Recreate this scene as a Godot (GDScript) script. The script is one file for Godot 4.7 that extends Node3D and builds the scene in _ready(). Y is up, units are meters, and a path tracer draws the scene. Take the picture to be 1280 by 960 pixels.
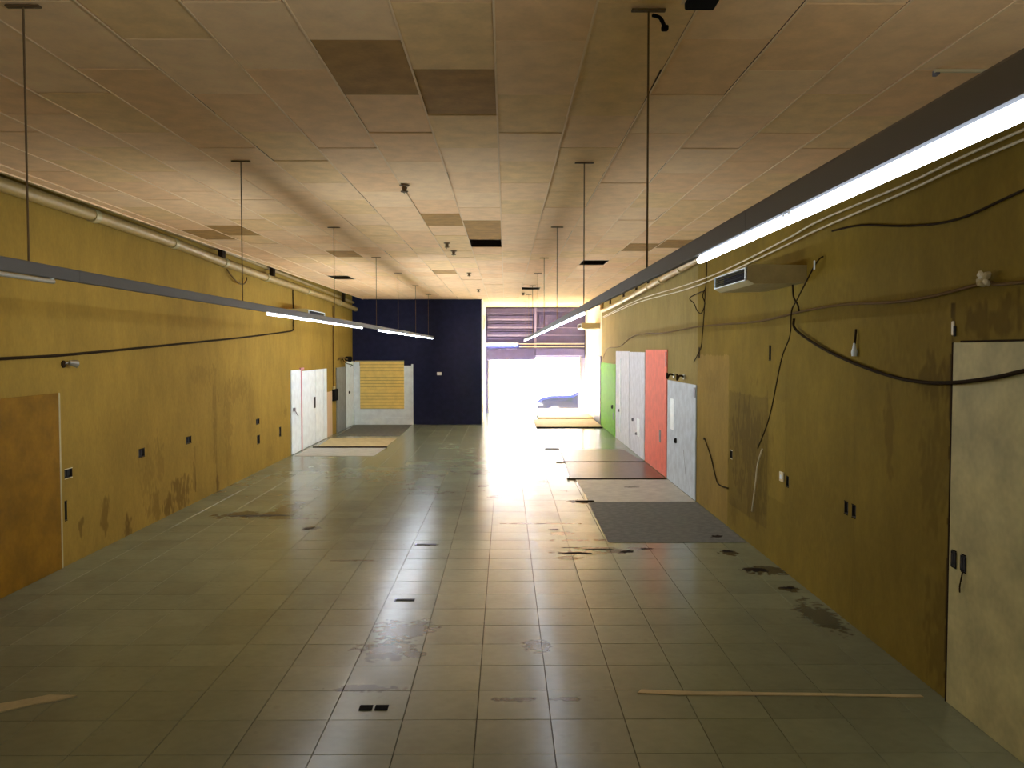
extends Node3D
# Empty shop floor seen from a raised landing. x to the right, y up, d = metres ahead of the camera (world z = -d).

var org := Vector3.ZERO          # base of the thing being built; vertices are stored relative to it
var uvm := 0                     # 0 no uv, 1 floor plan, 2 side wall elevation
var rng := RandomNumberGenerator.new()
var M := {}
var taken := {}

const LW := -6.1                 # left wall face
const RW := 3.78                 # right wall face
const CH := 5.0                  # suspended ceiling
const NAVY := 34.5               # dark blue partition
const FRONT := 41.0              # shop front
const TEX_D0 := 4.0
const TEX_D1 := 42.0
const FX0 := -6.2
const FX1 := 3.9

func V(x: float, y: float, d: float) -> Vector3:
	return Vector3(x, y, -d)

# ---------------------------------------------------------------- mesh helpers
func begin() -> SurfaceTool:
	var st := SurfaceTool.new()
	st.begin(Mesh.PRIMITIVE_TRIANGLES)
	return st

func vert(st: SurfaceTool, p: Vector3, n: Vector3) -> void:
	st.set_normal(n)
	if uvm == 1:
		st.set_uv(Vector2((p.x - FX0) / (FX1 - FX0), (-p.z - TEX_D0) / (TEX_D1 - TEX_D0)))
	elif uvm == 2:
		st.set_uv(Vector2((-p.z - TEX_D0) / (TEX_D1 - TEX_D0), 1.0 - p.y / 5.5))
	else:
		st.set_uv(Vector2(p.x + p.z, p.y))
	st.add_vertex(p - org)

func tri(st: SurfaceTool, a: Vector3, b: Vector3, c: Vector3, inside: Vector3) -> void:
	var n := (b - a).cross(c - a)
	if n.length() < 1e-12:
		return
	n = n.normalized()
	if n.dot((a + b + c) / 3.0 - inside) < 0.0:
		n = -n
		var t := b
		b = c
		c = t
	vert(st, a, n); vert(st, c, n); vert(st, b, n)   # clockwise seen from outside

func quad(st: SurfaceTool, a: Vector3, b: Vector3, c: Vector3, d: Vector3, inside: Vector3) -> void:
	tri(st, a, b, c, inside)
	tri(st, a, c, d, inside)

# chamfered box between two corners, optionally turned about its centre
func box(st: SurfaceTool, p: Vector3, q: Vector3, b := 0.0, turn := Basis.IDENTITY) -> void:
	var c := (p + q) / 2.0
	var h := ((q - p) / 2.0).abs()
	b = minf(b, minf(h.x, minf(h.y, h.z)) * 0.9)
	var ax := [Vector3(1, 0, 0), Vector3(0, 1, 0), Vector3(0, 0, 1)]
	for a in 3:
		var u: int = (a + 1) % 3
		var w: int = (a + 2) % 3
		for s in [-1.0, 1.0]:
			var f := []
			for k in [[-1, -1], [1, -1], [1, 1], [-1, 1]]:
				f.append(c + turn * (ax[a] * h[a] * s + ax[u] * (h[u] - b) * k[0] + ax[w] * (h[w] - b) * k[1]))
			quad(st, f[0], f[1], f[2], f[3], c)
			if b > 0.0:
				for t in [-1.0, 1.0]:     # edge between faces a and u, along w
					var e0: Vector3 = ax[a] * h[a] * s + ax[u] * (h[u] - b) * t
					var e1: Vector3 = ax[a] * (h[a] - b) * s + ax[u] * h[u] * t
					var l: Vector3 = ax[w] * (h[w] - b)
					quad(st, c + turn * (e0 - l), c + turn * (e0 + l), c + turn * (e1 + l), c + turn * (e1 - l), c)
	if b > 0.0:
		for sx in [-1.0, 1.0]:
			for sy in [-1.0, 1.0]:
				for sz in [-1.0, 1.0]:
					tri(st, c + turn * Vector3(sx * h.x, sy * (h.y - b), sz * (h.z - b)), c + turn * Vector3(sx * (h.x - b), sy * h.y, sz * (h.z - b)), c + turn * Vector3(sx * (h.x - b), sy * (h.y - b), sz * h.z), c)

func smooth_path(pts: Array, per := 5) -> Array:
	if pts.size() < 3:
		return pts
	var out := []
	for i in pts.size() - 1:
		var p0: Vector3 = pts[maxi(i - 1, 0)]
		var p1: Vector3 = pts[i]
		var p2: Vector3 = pts[i + 1]
		var p3: Vector3 = pts[mini(i + 2, pts.size() - 1)]
		for k in per:
			out.append(p1.cubic_interpolate(p2, p0, p3, float(k) / per))
	out.append(pts[-1])
	return out

func tube(st: SurfaceTool, pts: Array, r: float, sides := 8, caps := true) -> void:
	var rings := []
	var norms := []
	for i in pts.size():
		var t: Vector3 = (pts[mini(i + 1, pts.size() - 1)] - pts[maxi(i - 1, 0)]).normalized()
		var u := t.cross(Vector3.UP if absf(t.y) < 0.9 else Vector3.RIGHT).normalized()
		var w := u.cross(t).normalized()
		var ring := []
		var nn := []
		for k in sides:
			var a := TAU * k / sides
			var n := u * cos(a) + w * sin(a)
			ring.append(pts[i] + n * r)
			nn.append(n)
		rings.append(ring)
		norms.append(nn)
	for i in pts.size() - 1:
		var mid: Vector3 = (pts[i] + pts[i + 1]) / 2.0
		for k in sides:
			var j: int = (k + 1) % sides
			var v := [[rings[i][k], norms[i][k]], [rings[i][j], norms[i][j]], [rings[i + 1][j], norms[i + 1][j]], [rings[i + 1][k], norms[i + 1][k]]]
			var g: Vector3 = (v[1][0] - v[0][0]).cross(v[2][0] - v[0][0])
			var order := [0, 2, 1, 0, 3, 2] if g.dot(v[0][0] - mid) > 0 else [0, 1, 2, 0, 2, 3]
			for o in order:
				vert(st, v[o][0], v[o][1])
	if caps:
		for e in [0, pts.size() - 1]:
			var other: Vector3 = pts[1] if e == 0 else pts[-2]
			for k in range(1, sides - 1):
				tri(st, rings[e][0], rings[e][k], rings[e][k + 1], other)

func disc_profile(st: SurfaceTool, c: Vector3, axis: Vector3, prof: Array, sides := 14) -> void:
	# lathe: prof = [[along, radius], ...]
	var u := axis.cross(Vector3.UP if absf(axis.y) < 0.9 else Vector3.RIGHT).normalized()
	var w := axis.cross(u).normalized()
	var mid: Vector3 = c + axis * (prof[0][0] + prof[-1][0]) / 2.0
	for i in prof.size() - 1:
		for k in sides:
			var a0 := TAU * k / sides
			var a1 := TAU * (k + 1) / sides
			var d0 := u * cos(a0) + w * sin(a0)
			var d1 := u * cos(a1) + w * sin(a1)
			var pa: Vector3 = c + axis * prof[i][0]
			var pb: Vector3 = c + axis * prof[i + 1][0]
			quad(st, pa + d0 * prof[i][1], pa + d1 * prof[i][1], pb + d1 * prof[i + 1][1], pb + d0 * prof[i + 1][1], mid)

# flat outline (x, d) given as points on the floor, with thickness
func slab(st: SurfaceTool, outline: Array, y0: float, y1: float) -> void:
	var poly := PackedVector2Array()
	for p in outline:
		poly.append(Vector2(p[0], p[1]))
	var idx := Geometry2D.triangulate_polygon(poly)
	var cen := Vector2.ZERO
	for p in poly:
		cen += p / poly.size()
	for i in range(0, idx.size(), 3):
		var a := poly[idx[i]]
		var b := poly[idx[i + 1]]
		var c := poly[idx[i + 2]]
		tri(st, V(a.x, y1, a.y), V(b.x, y1, b.y), V(c.x, y1, c.y), V((a.x + b.x + c.x) / 3, y0 - 1, (a.y + b.y + c.y) / 3))
		tri(st, V(a.x, y0, a.y), V(b.x, y0, b.y), V(c.x, y0, c.y), V((a.x + b.x + c.x) / 3, y1 + 1, (a.y + b.y + c.y) / 3))
	for i in poly.size():
		var a := poly[i]
		var b := poly[(i + 1) % poly.size()]
		quad(st, V(a.x, y0, a.y), V(b.x, y0, b.y), V(b.x, y1, b.y), V(a.x, y1, a.y), V(cen.x, (y0 + y1) / 2, cen.y))

func ragged(outline: Array, amount: float, step := 0.16) -> Array:
	var out := []
	for i in outline.size():
		var a := Vector2(outline[i][0], outline[i][1])
		var b := Vector2(outline[(i + 1) % outline.size()][0], outline[(i + 1) % outline.size()][1])
		var n := maxi(1, int(a.distance_to(b) / step))
		for k in n:
			var p := a.lerp(b, float(k) / n) + Vector2(rng.randf_range(-amount, amount), rng.randf_range(-amount, amount))
			out.append([p.x, p.y])
	return out

# ---------------------------------------------------------------- nodes
func numbered(called: String) -> String:
	taken[called] = taken.get(called, -1) + 1
	return called if taken[called] == 0 else "%s_%03d" % [called, taken[called]]

func tag(o: Node3D, label: String, category: String, group := "", kind := "") -> void:
	if label: o.set_meta("label", label)
	if category: o.set_meta("category", category)
	if group: o.set_meta("group", group)
	if kind: o.set_meta("kind", kind)

func thing(called: String, label: String, category: String, at := Vector3.ZERO, group := "", kind := "") -> Node3D:
	var o := Node3D.new()
	o.name = numbered(called)
	add_child(o)
	o.position = at
	org = at
	tag(o, label, category, group, kind)
	return o

func put(called: String, st: SurfaceTool, m: Material, parent: Node3D) -> MeshInstance3D:
	var o := MeshInstance3D.new()
	o.mesh = st.commit()
	o.name = called
	o.material_override = m
	o.cast_shadow = GeometryInstance3D.SHADOW_CASTING_SETTING_ON
	parent.add_child(o, true)
	return o

func solo(called: String, st: SurfaceTool, m: Material, label: String, category: String, at: Vector3, group := "", kind := "") -> MeshInstance3D:
	var o := put(numbered(called), st, m, self)
	o.position = at
	tag(o, label, category, group, kind)
	return o

func part_box(called: String, p: Vector3, q: Vector3, m: Material, parent: Node3D, b := 0.004, turn := Basis.IDENTITY) -> MeshInstance3D:
	var st := begin()
	box(st, p, q, b, turn)
	return put(called, st, m, parent)

# ---------------------------------------------------------------- materials
func mat(c: Color, rough := 0.8, metal := 0.0) -> StandardMaterial3D:
	var m := StandardMaterial3D.new()
	m.albedo_color = c
	m.roughness = rough
	m.metallic = metal
	return m

func rgb(r: int, g: int, b: int) -> Color:
	return Color(r / 255.0, g / 255.0, b / 255.0)

func noise(seed_: int, freq: float, oct := 3) -> FastNoiseLite:
	var n := FastNoiseLite.new()
	n.seed = seed_
	n.noise_type = FastNoiseLite.TYPE_SIMPLEX_SMOOTH
	n.frequency = freq
	n.fractal_octaves = oct
	return n

# small tiling grain for painted and dusty surfaces
func grain_texture(seed_: int, amp: float, tint: Color) -> ImageTexture:
	var n1 := noise(seed_, 0.04, 4)
	var n2 := noise(seed_ + 7, 0.3, 2)
	var a := n1.get_seamless_image(128, 128)
	var b := n2.get_seamless_image(128, 128)
	var im := Image.create(128, 128, false, Image.FORMAT_RGB8)
	for y in 128:
		for x in 128:
			var v := 1.0 + amp * ((a.get_pixel(x, y).r - 0.5) * 1.6 + (b.get_pixel(x, y).r - 0.5) * 0.7)
			im.set_pixel(x, y, Color(clampf(tint.r * v, 0, 1), clampf(tint.g * v, 0, 1), clampf(tint.b * v, 0, 1)))
	return ImageTexture.create_from_image(im)

func grainy(c: Color, rough: float, amp: float, seed_: int, scale := 0.6) -> StandardMaterial3D:
	var m := mat(Color.WHITE, rough)
	m.albedo_texture = grain_texture(seed_, amp, c)
	m.uv1_triplanar = true
	m.uv1_world_triplanar = true
	m.uv1_scale = Vector3.ONE * scale
	return m

func smudge(v: float) -> float:
	return clampf(v, 0.0, 1.0)

# elevation of a side wall: stains = [d, y, half d, half y, strength], bands = [d0, d1, y0, y1, Color]
func wall_texture(seed_: int, base: Color, dirt: Color, stains: Array, bands: Array, seams: Array) -> ImageTexture:
	var w := 2048
	var h := 384
	var big := noise(seed_, 0.5, 3)
	var mid := noise(seed_ + 1, 2.2, 3)
	var fine := noise(seed_ + 2, 9.0, 2)
	var buf := PackedByteArray()
	buf.resize(w * h * 3)
	for i in w:
		var d := TEX_D0 + (i + 0.5) / w * (TEX_D1 - TEX_D0)
		var bs := bands.filter(func(b): return d > b[0] - 0.1 and d < b[1] + 0.1)
		var ss := stains.filter(func(q): return absf(d - q[0]) < q[2] * 1.6)
		var ms := seams.filter(func(q): return absf(d - q[0]) < q[3] + 0.1)
		for j in h:
			var y := (1.0 - (j + 0.5) / h) * 5.5
			var nm := mid.get_noise_2d(d * 1.6, y * 0.7)
			var c := base
			for b in bs:
				if d > b[0] + nm * 0.03 and d < b[1] + nm * 0.03 and y > b[2] and y < b[3] + nm * 0.05:
					c = b[4]
			var k := 1.0 + 0.07 * big.get_noise_2d(d * 1.3, y) + 0.05 * nm + 0.04 * fine.get_noise_2d(d * 2.0, y)
			var s := 0.0
			for q in ss:
				var e := Vector2((d - q[0]) / q[2], (y - q[1]) / q[3]).length_squared()
				if e < 2.5:
					s = maxf(s, 0.65 * q[4] * clampf((1.0 - e + 1.5 * nm + fine.get_noise_2d(d * 1.2 + 40.0, y * 0.5)) * 1.3, 0.0, 1.0))
			for q in ms:                         # [d, y0, y1, half width, strength]
				if y > q[1] and y < q[2] and absf(d - q[0] - nm * 0.02) < q[3]:
					s = maxf(s, q[4] * clampf(0.75 + nm, 0.0, 1.0))
			c = Color(c.r * k, c.g * k, c.b * k).lerp(dirt, s)
			var o := (j * w + i) * 3
			buf[o] = int(clampf(c.r, 0, 1) * 255)
			buf[o + 1] = int(clampf(c.g, 0, 1) * 255)
			buf[o + 2] = int(clampf(c.b, 0, 1) * 255)
	var im := Image.create_from_data(w, h, false, Image.FORMAT_RGB8, buf)
	return ImageTexture.create_from_image(im)

# plan of the floor: grime, scuffs and the listed black marks
func floor_texture(stains: Array) -> ImageTexture:
	var w := 640
	var h := 1536
	var big := noise(31, 0.35, 3)
	var mid := noise(32, 1.6, 4)
	var fine := noise(33, 7.0, 2)
	var buf := PackedByteArray()
	buf.resize(w * h * 3)
	var tile := noise(34, 0.9, 1)
	for j in h:
		var d := TEX_D0 + (j + 0.5) / h * (TEX_D1 - TEX_D0)
		var ss := stains.filter(func(q): return absf(d - q[1]) < q[3] * 1.6)
		for i in w:
			var x := FX0 + (i + 0.5) / w * (FX1 - FX0)
			var nb := big.get_noise_2d(x, d)
			var nm := mid.get_noise_2d(x * 1.2, d)
			var nf := fine.get_noise_2d(x, d * 1.4)
			var tx := floorf((x + 0.235) / 0.6)
			var tz := floorf((d - 0.3) / 0.6)
			var nt := tile.get_noise_2d(tx * 7.3, tz * 5.1)
			var k := 1.0 + 0.08 * nb + 0.05 * nm + 0.03 * nf + 0.05 * nt
			var c := Color(0.50 * k, 0.52 * k, 0.42 * k)
			var s := 0.10 * clampf((nm * 0.9 + nf * 0.6 - 0.55) * 4.0, 0.0, 1.0)   # scattered scuffs
			for q in ss:
				var e := Vector2((x - q[0]) / q[2], (d - q[1]) / q[3]).length_squared()
				if e < 2.5:
					s = maxf(s, q[4] * clampf((1.25 - e + 1.7 * nm + 1.3 * nf) * 2.2, 0.0, 1.0))
			c = c.lerp(Color(0.13, 0.115, 0.10), s)
			var o := (j * w + i) * 3
			buf[o] = int(clampf(c.r, 0, 1) * 255)
			buf[o + 1] = int(clampf(c.g, 0, 1) * 255)
			buf[o + 2] = int(clampf(c.b, 0, 1) * 255)
	return ImageTexture.create_from_image(Image.create_from_data(w, h, false, Image.FORMAT_RGB8, buf))

func glow(c: Color, e: float) -> StandardMaterial3D:
	var m := mat(c, 0.4)
	m.emission_enabled = true
	m.emission = c
	m.emission_energy_multiplier = e
	return m

func materials() -> void:
	var left_stains := [
		[16.2, 0.25, 0.5, 0.35, 0.7], [15.6, 0.18, 0.35, 0.22, 0.8], [15.0, 0.3, 0.3, 0.3, 0.5], [13.9, 0.12, 0.16, 0.22, 0.85], [13.1, 0.5, 0.14, 0.3, 0.65], [12.4, 0.42, 0.1, 0.16, 0.7],
		[14.7, 0.9, 0.4, 0.5, 0.3], [15.2, 1.1, 0.2, 0.4, 0.35], [18.25, 0.2, 0.12, 0.25, 0.9], [16.9, 0.55, 0.08, 0.4, 0.5], [13.6, 1.6, 0.7, 0.5, 0.16], [17.5, 2.5, 0.8, 0.2, 0.25],
		[19.5, 2.1, 1.1, 0.3, 0.33], [18.95, 1.4, 0.35, 0.8, 0.33], [20.7, 1.5, 0.35, 0.8, 0.27], [19.0, 0.7, 0.25, 0.4, 0.25], [18.1, 1.6, 0.12, 0.9, 0.4], [22.4, 0.3, 0.4, 0.2, 0.2], [23.9, 1.3, 0.2, 0.15, 0.4]]
	var right_stains := [
		[13.4, 1.45, 0.95, 0.85, 0.55], [13.0, 0.8, 0.5, 0.5, 0.5], [12.4, 1.4, 0.25, 0.9, 0.3], [8.45, 2.25, 0.12, 0.5, 0.45], [7.6, 2.75, 0.35, 0.25, 0.6], [7.5, 2.0, 0.3, 0.7, 0.35],
		[7.4, 0.5, 0.3, 0.5, 0.4], [15.9, 2.4, 0.6, 0.2, 0.2], [10.6, 1.0, 0.8, 0.6, 0.18], [6.6, 3.25, 0.5, 0.16, 0.6], [8.0, 3.1, 0.6, 0.4, 0.2], [10.0, 3.5, 0.6, 0.3, 0.2], [14.2, 0.35, 0.3, 0.25, 0.35]]
	M.wall_l = mat(Color.WHITE, 0.85)
	M.wall_l.metallic_specular = 0.2
	M.wall_l.albedo_texture = wall_texture(11, rgb(153, 124, 53), rgb(82, 60, 22), left_stains, [], [[16.95, 0.2, 1.1, 0.02, 0.6], [18.2, 0.0, 2.6, 0.03, 0.35], [21.6, 0.0, 5.5, 0.015, 0.12]])
	M.wall_r = mat(Color.WHITE, 0.85)
	M.wall_r.metallic_specular = 0.2
	M.wall_r.albedo_texture = wall_texture(21, rgb(128, 107, 39), rgb(68, 52, 16), right_stains, [[14.6, 17.0, 0.0, 2.9, rgb(144, 119, 58)], [12.4, 14.55, 0.4, 2.3, rgb(114, 95, 36)], [11.6, 12.35, 0.9, 2.3, rgb(136, 114, 43)], [17.0, 34.0, 2.2, 5.5, rgb(146, 129, 76)]], [[12.42, 0.4, 2.4, 0.02, 0.35], [11.6, 0.9, 2.5, 0.015, 0.3], [9.3, 0.0, 2.2, 0.012, 0.2], [7.28, 0.0, 3.4, 0.03, 0.8]])
	var ft := floor_texture([
		[1.05, 12.65, 0.32, 0.10, 0.95], [1.35, 12.95, 0.25, 0.07, 0.7], [0.95, 12.35, 0.2, 0.08, 0.6], [1.72, 12.75, 0.16, 0.12, 0.9], [2.0, 12.9, 0.15, 0.1, 0.6], [1.25, 13.5, 0.5, 0.05, 0.5],
		[3.45, 13.7, 0.16, 0.14, 0.9], [3.3, 12.6, 0.14, 0.12, 0.9], [3.5, 11.6, 0.25, 0.2, 0.8], [3.55, 10.7, 0.12, 0.12, 0.8], [3.55, 9.6, 0.2, 0.5, 0.5], [1.45, 16.9, 0.2, 0.2, 0.8],
		[-4.5, 15.6, 0.7, 0.28, 0.55], [-4.1, 16.3, 0.2, 0.5, 0.5], [-3.9, 15.3, 0.5, 0.08, 0.5], [-3.3, 14.4, 0.14, 0.16, 0.6], [-1.1, 9.2, 0.3, 0.25, 0.6], [-1.2, 8.6, 0.25, 0.3, 0.5], [-0.9, 8.4, 0.1, 0.06, 0.8],
		[-1.3, 7.55, 0.3, 0.06, 0.5], [0.15, 7.3, 0.2, 0.04, 0.7], [0.5, 7.3, 0.12, 0.03, 0.8], [0.28, 8.6, 0.15, 0.2, 0.6], [-0.1, 17.5, 0.2, 0.15, 0.6], [0.55, 14.8, 0.7, 0.04, 0.6], [0.9, 14.0, 0.15, 0.1, 0.7],
		[-0.6, 21.0, 0.2, 0.3, 0.5], [2.6, 18.6, 0.3, 0.1, 0.7], [2.2, 18.0, 0.4, 0.06, 0.5], [3.1, 18.9, 0.3, 0.06, 0.5], [2.3, 15.8, 0.2, 0.05, 0.4], [-2.2, 12.2, 0.3, 0.05, 0.3], [-1.25, 13.2, 0.25, 0.03, 0.7], [-0.5, 18.9, 0.12, 0.1, 0.6]])
	M.floor = mat(Color.WHITE, 0.23)
	M.floor.albedo_texture = ft
	M.joint = mat(rgb(74, 64, 46), 0.9)
	M.panel = [grainy(rgb(250, 210, 158), 0.9, 0.05, 41), grainy(rgb(247, 204, 150), 0.9, 0.05, 42), grainy(rgb(252, 215, 164), 0.9, 0.05, 43), grainy(rgb(246, 208, 148), 0.9, 0.06, 44)]
	M.panel_dark = grainy(rgb(178, 136, 70), 0.9, 0.12, 45)
	M.rail = mat(rgb(246, 214, 168), 0.8)
	M.dark = mat(rgb(34, 32, 30), 0.7)
	M.concrete = grainy(rgb(120, 112, 100), 0.95, 0.2, 46)
	M.navy = grainy(rgb(38, 41, 66), 0.45, 0.10, 47)
	M.white = grainy(rgb(234, 243, 244), 0.5, 0.05, 48)
	M.plaster = grainy(rgb(236, 226, 204), 0.7, 0.06, 49)
	M.cream = grainy(rgb(176, 162, 112), 0.55, 0.08, 50)
	M.pipe = grainy(rgb(172, 144, 84), 0.5, 0.08, 51)
	M.slat = grainy(rgb(250, 218, 130), 0.5, 0.05, 52)
	M.lime = grainy(rgb(92, 158, 0), 0.5, 0.10, 53)
	M.salmon = grainy(rgb(232, 126, 106), 0.5, 0.07, 54)
	M.grey_blue = grainy(rgb(192, 201, 207), 0.45, 0.09, 55)
	M.grey_white = grainy(rgb(208, 211, 218), 0.45, 0.09, 56)
	M.grey = grainy(rgb(132, 134, 126), 0.5, 0.10, 57)
	M.tan = grainy(rgb(136, 98, 20), 0.7, 0.14, 58, 0.35)
	M.olive_white = grainy(rgb(186, 174, 116), 0.7, 0.13, 59, 0.35)
	M.carpet = grainy(rgb(96, 98, 90), 0.85, 0.16, 60, 1.2)
	M.brown = grainy(rgb(98, 74, 62), 0.32, 0.16, 61, 0.8)
	M.ply = grainy(rgb(184, 168, 122), 0.7, 0.10, 62)
	M.screed = grainy(rgb(176, 174, 160), 0.5, 0.10, 63)
	M.channel = mat(rgb(100, 99, 96), 0.6)
	M.rod = mat(rgb(104, 82, 50), 0.8)
	M.tube_bright = glow(Color(0.86, 0.91, 1.0), 34.0)
	M.tube_lit = glow(Color(0.86, 0.91, 1.0), 11.0)
	M.tube_dim = glow(Color(0.90, 0.93, 1.0), 5.0)
	M.tube_off = mat(rgb(210, 206, 190), 0.3)
	M.black = mat(rgb(22, 20, 18), 0.95)
	M.black.metallic_specular = 0.2
	M.plastic = mat(rgb(36, 33, 30), 0.8)
	M.cable = mat(rgb(46, 34, 18), 0.8)
	M.cable.metallic_specular = 0.15
	M.cable_white = mat(rgb(214, 202, 164), 0.5)
	M.cable_tan = mat(rgb(112, 88, 48), 0.6)
	M.cable_tan.metallic_specular = 0.15
	M.tan.metallic_specular = 0.2
	for k in ["lime", "salmon", "grey_blue", "grey_white", "navy", "slat"]:
		M[k].metallic_specular = 0.2
		M[k].roughness = 0.7
	M.tar = mat(rgb(44, 37, 30), 0.95)
	M.tar.metallic_specular = 0.1
	M.plate = mat(rgb(70, 62, 54), 0.5, 0.3)
	M.chrome = mat(rgb(190, 188, 180), 0.3, 0.8)
	M.steel = mat(rgb(120, 118, 128), 0.45, 0.4)
	M.shop_front_flare = grainy(rgb(60, 58, 114), 0.5, 0.08, 64)  # purple blue of lens flare and backlit tone put into the colour
	M.shop_front_flare_pale = grainy(rgb(122, 120, 172), 0.5, 0.06, 65)  # paler front colour, flare tint painted in as well
	M.pink = mat(rgb(206, 130, 140), 0.5)
	M.paving = grainy(rgb(196, 190, 180), 0.85, 0.08, 66)
	M.road = grainy(rgb(150, 148, 144), 0.9, 0.08, 67)
	M.house = grainy(rgb(240, 234, 220), 0.85, 0.04, 68)
	M.car = mat(rgb(1, 2, 18), 0.6)
	M.car.metallic_specular = 0.0
	M.rubber = mat(rgb(20, 20, 22), 0.8)
	M.car_glass = mat(rgb(30, 34, 44), 0.08)
	M.glass = mat(Color(0.95, 0.97, 0.93, 0.003), 0.03)
	M.glass.transparency = BaseMaterial3D.TRANSPARENCY_ALPHA

# ---------------------------------------------------------------- the setting
func build_floor() -> void:
	var root := thing("floor", "scuffed grey beige floor of square tiles", "", Vector3.ZERO, "", "structure")
	part_box("floor_slab", V(LW - 0.3, -0.35, FRONT + 0.3), V(RW + 0.3, -0.008, -4.2), M.joint, root, 0.0)
	uvm = 1
	var rest := begin()
	var singles := 0
	for r in range(-7, 68):
		var d0 := 0.3 + r * 0.6
		if d0 < -4.1 or d0 > FRONT - 0.3:
			continue
		for c in range(-10, 7):
			var x0 := -0.235 + c * 0.6
			var x1 := minf(x0 + 0.6, RW)
			x0 = maxf(x0, LW)
			if x1 - x0 < 0.05:
				continue
			var single := d0 > 5.6 and d0 < 15.9 and singles < 300
			var st := begin() if single else rest
			var g := 0.0012
			var tx := rng.randf_range(-0.0004, 0.0004)
			var tz := rng.randf_range(-0.0004, 0.0004)
			var y := rng.randf_range(-0.0005, 0.0005)
			var p := []
			var q := []
			for k in [[0, 0], [1, 0], [1, 1], [0, 1]]:
				var sx: float = -1.0 + 2.0 * k[0]
				var sz: float = -1.0 + 2.0 * k[1]
				var px: float = (x1 if k[0] else x0) - sx * g
				var pd: float = d0 + (0.6 if k[1] else 0.0) - sz * g
				p.append(V(px - sx * 0.003, y + tx * sx + tz * sz, pd - sz * 0.003))
				q.append(V(px, -0.008, pd))
			var ins := V((x0 + x1) / 2, -0.3, d0 + 0.3)
			quad(st, p[0], p[1], p[2], p[3], ins)
			for k in 4:
				quad(st, p[k], p[(k + 1) % 4], q[(k + 1) % 4], q[k], ins)
			if single:
				singles += 1
				put("floor_tile", st, M.floor, root)
	var far_tiles := put("far_floor_tiles", rest, M.floor, root)
	far_tiles.set_meta("kind", "stuff")
	uvm = 0

func build_ceiling() -> void:
	var root := thing("ceiling", "stained suspended ceiling of staggered rectangular panels", "", V(0, CH, 18), "", "structure")
	part_box("slab_above", V(LW - 0.3, 5.5, FRONT + 0.3), V(RW + 0.3, 5.7, -4.2), M.concrete, root, 0.0)
	var edge := -5.67
	var missing := {"-1:9": 1, "3:12": 1, "-8:15": 1, "1:19": 1}     # open to the void above
	var rest := begin()
	var singles := 0
	for i in range(-10, 7):
		var x0 := maxf(-0.07 + i * 0.6, edge)
		var x1 := minf(-0.07 + (i + 1) * 0.6, RW)
		var phase := 5.08 if posmod(i, 2) == 1 else 5.68
		for r in range(-8, 31):
			var d0 := phase + r * 1.2
			var d1 := minf(d0 + 1.2, FRONT)
			if d1 - d0 < 0.1:
				continue
			var row: int = r
			if missing.has("%d:%d" % [i, row]):
				continue
			var single := d0 > 3.6 and d0 < 24.6 and singles < 300
			var st := begin() if single else rest
			var y := CH + rng.randf_range(-0.002, 0.009)
			var turn := Basis.IDENTITY
			if rng.randf() < 0.12:
				turn = Basis(Vector3(1, 0, 0), rng.randf_range(-0.008, 0.008))
			if [[1, 1], [-1, 4], [-1, 13], [0, 12]].has([i, row]):      # panels hanging down at one end
				turn = Basis(Vector3(1, 0, 0), -0.03)
				y += 0.012
			box(st, V(x0 + 0.004, y, d1 - 0.005), V(x1 - 0.004, y + 0.015, d0 + 0.005), 0.004, turn)
			if single:
				singles += 1
				var m: Material = M.panel[rng.randi() % 4]
				if is_dark(i, row):
					m = M.panel_dark
				put("ceiling_panel", st, m, root)
	var far_panels := put("far_ceiling_panels", rest, M.panel[0], root)
	far_panels.set_meta("kind", "stuff")
	for i in range(-9, 7):
		var x := -0.07 + i * 0.6
		part_box("ceiling_rail", V(x - 0.008, CH - 0.006, FRONT), V(x + 0.008, CH + 0.002, -4.0), M.rail, root, 0.002)
	part_box("edge_rail", V(edge - 0.012, CH - 0.008, FRONT), V(edge + 0.012, CH + 0.03, -4.0), M.rail, root, 0.003)

func is_dark(i: int, row: int) -> bool:
	var list := [[-2, 0], [-1, 1], [-2, 6], [-1, 7], [-1, 8], [-9, 8], [-8, 7], [-6, 10], [5, 9], [4, 9], [-3, 14]]
	return list.has([i, row])

# pockets cut into the side walls for the flush boxes: [d, y, width, height]
const POCKETS_L := [[12.04, 1.275, 0.22, 0.12], [11.95, 0.765, 0.07, 0.26], [14.47, 1.27, 0.24, 0.13], [16.62, 1.26, 0.28, 0.12], [21.25, 1.23, 0.3, 0.12], [21.3, 0.78, 0.24, 0.2], [23.35, 0.78, 0.18, 0.24]]
const POCKETS_R := [[16.85, 2.94, 0.10, 0.2], [12.33, 2.95, 0.10, 0.2], [14.39, 1.245, 0.16, 0.13], [11.5, 1.23, 0.11, 0.13], [9.5, 1.245, 0.11, 0.13], [9.29, 1.245, 0.11, 0.13]]
const POCKET := 0.06

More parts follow.
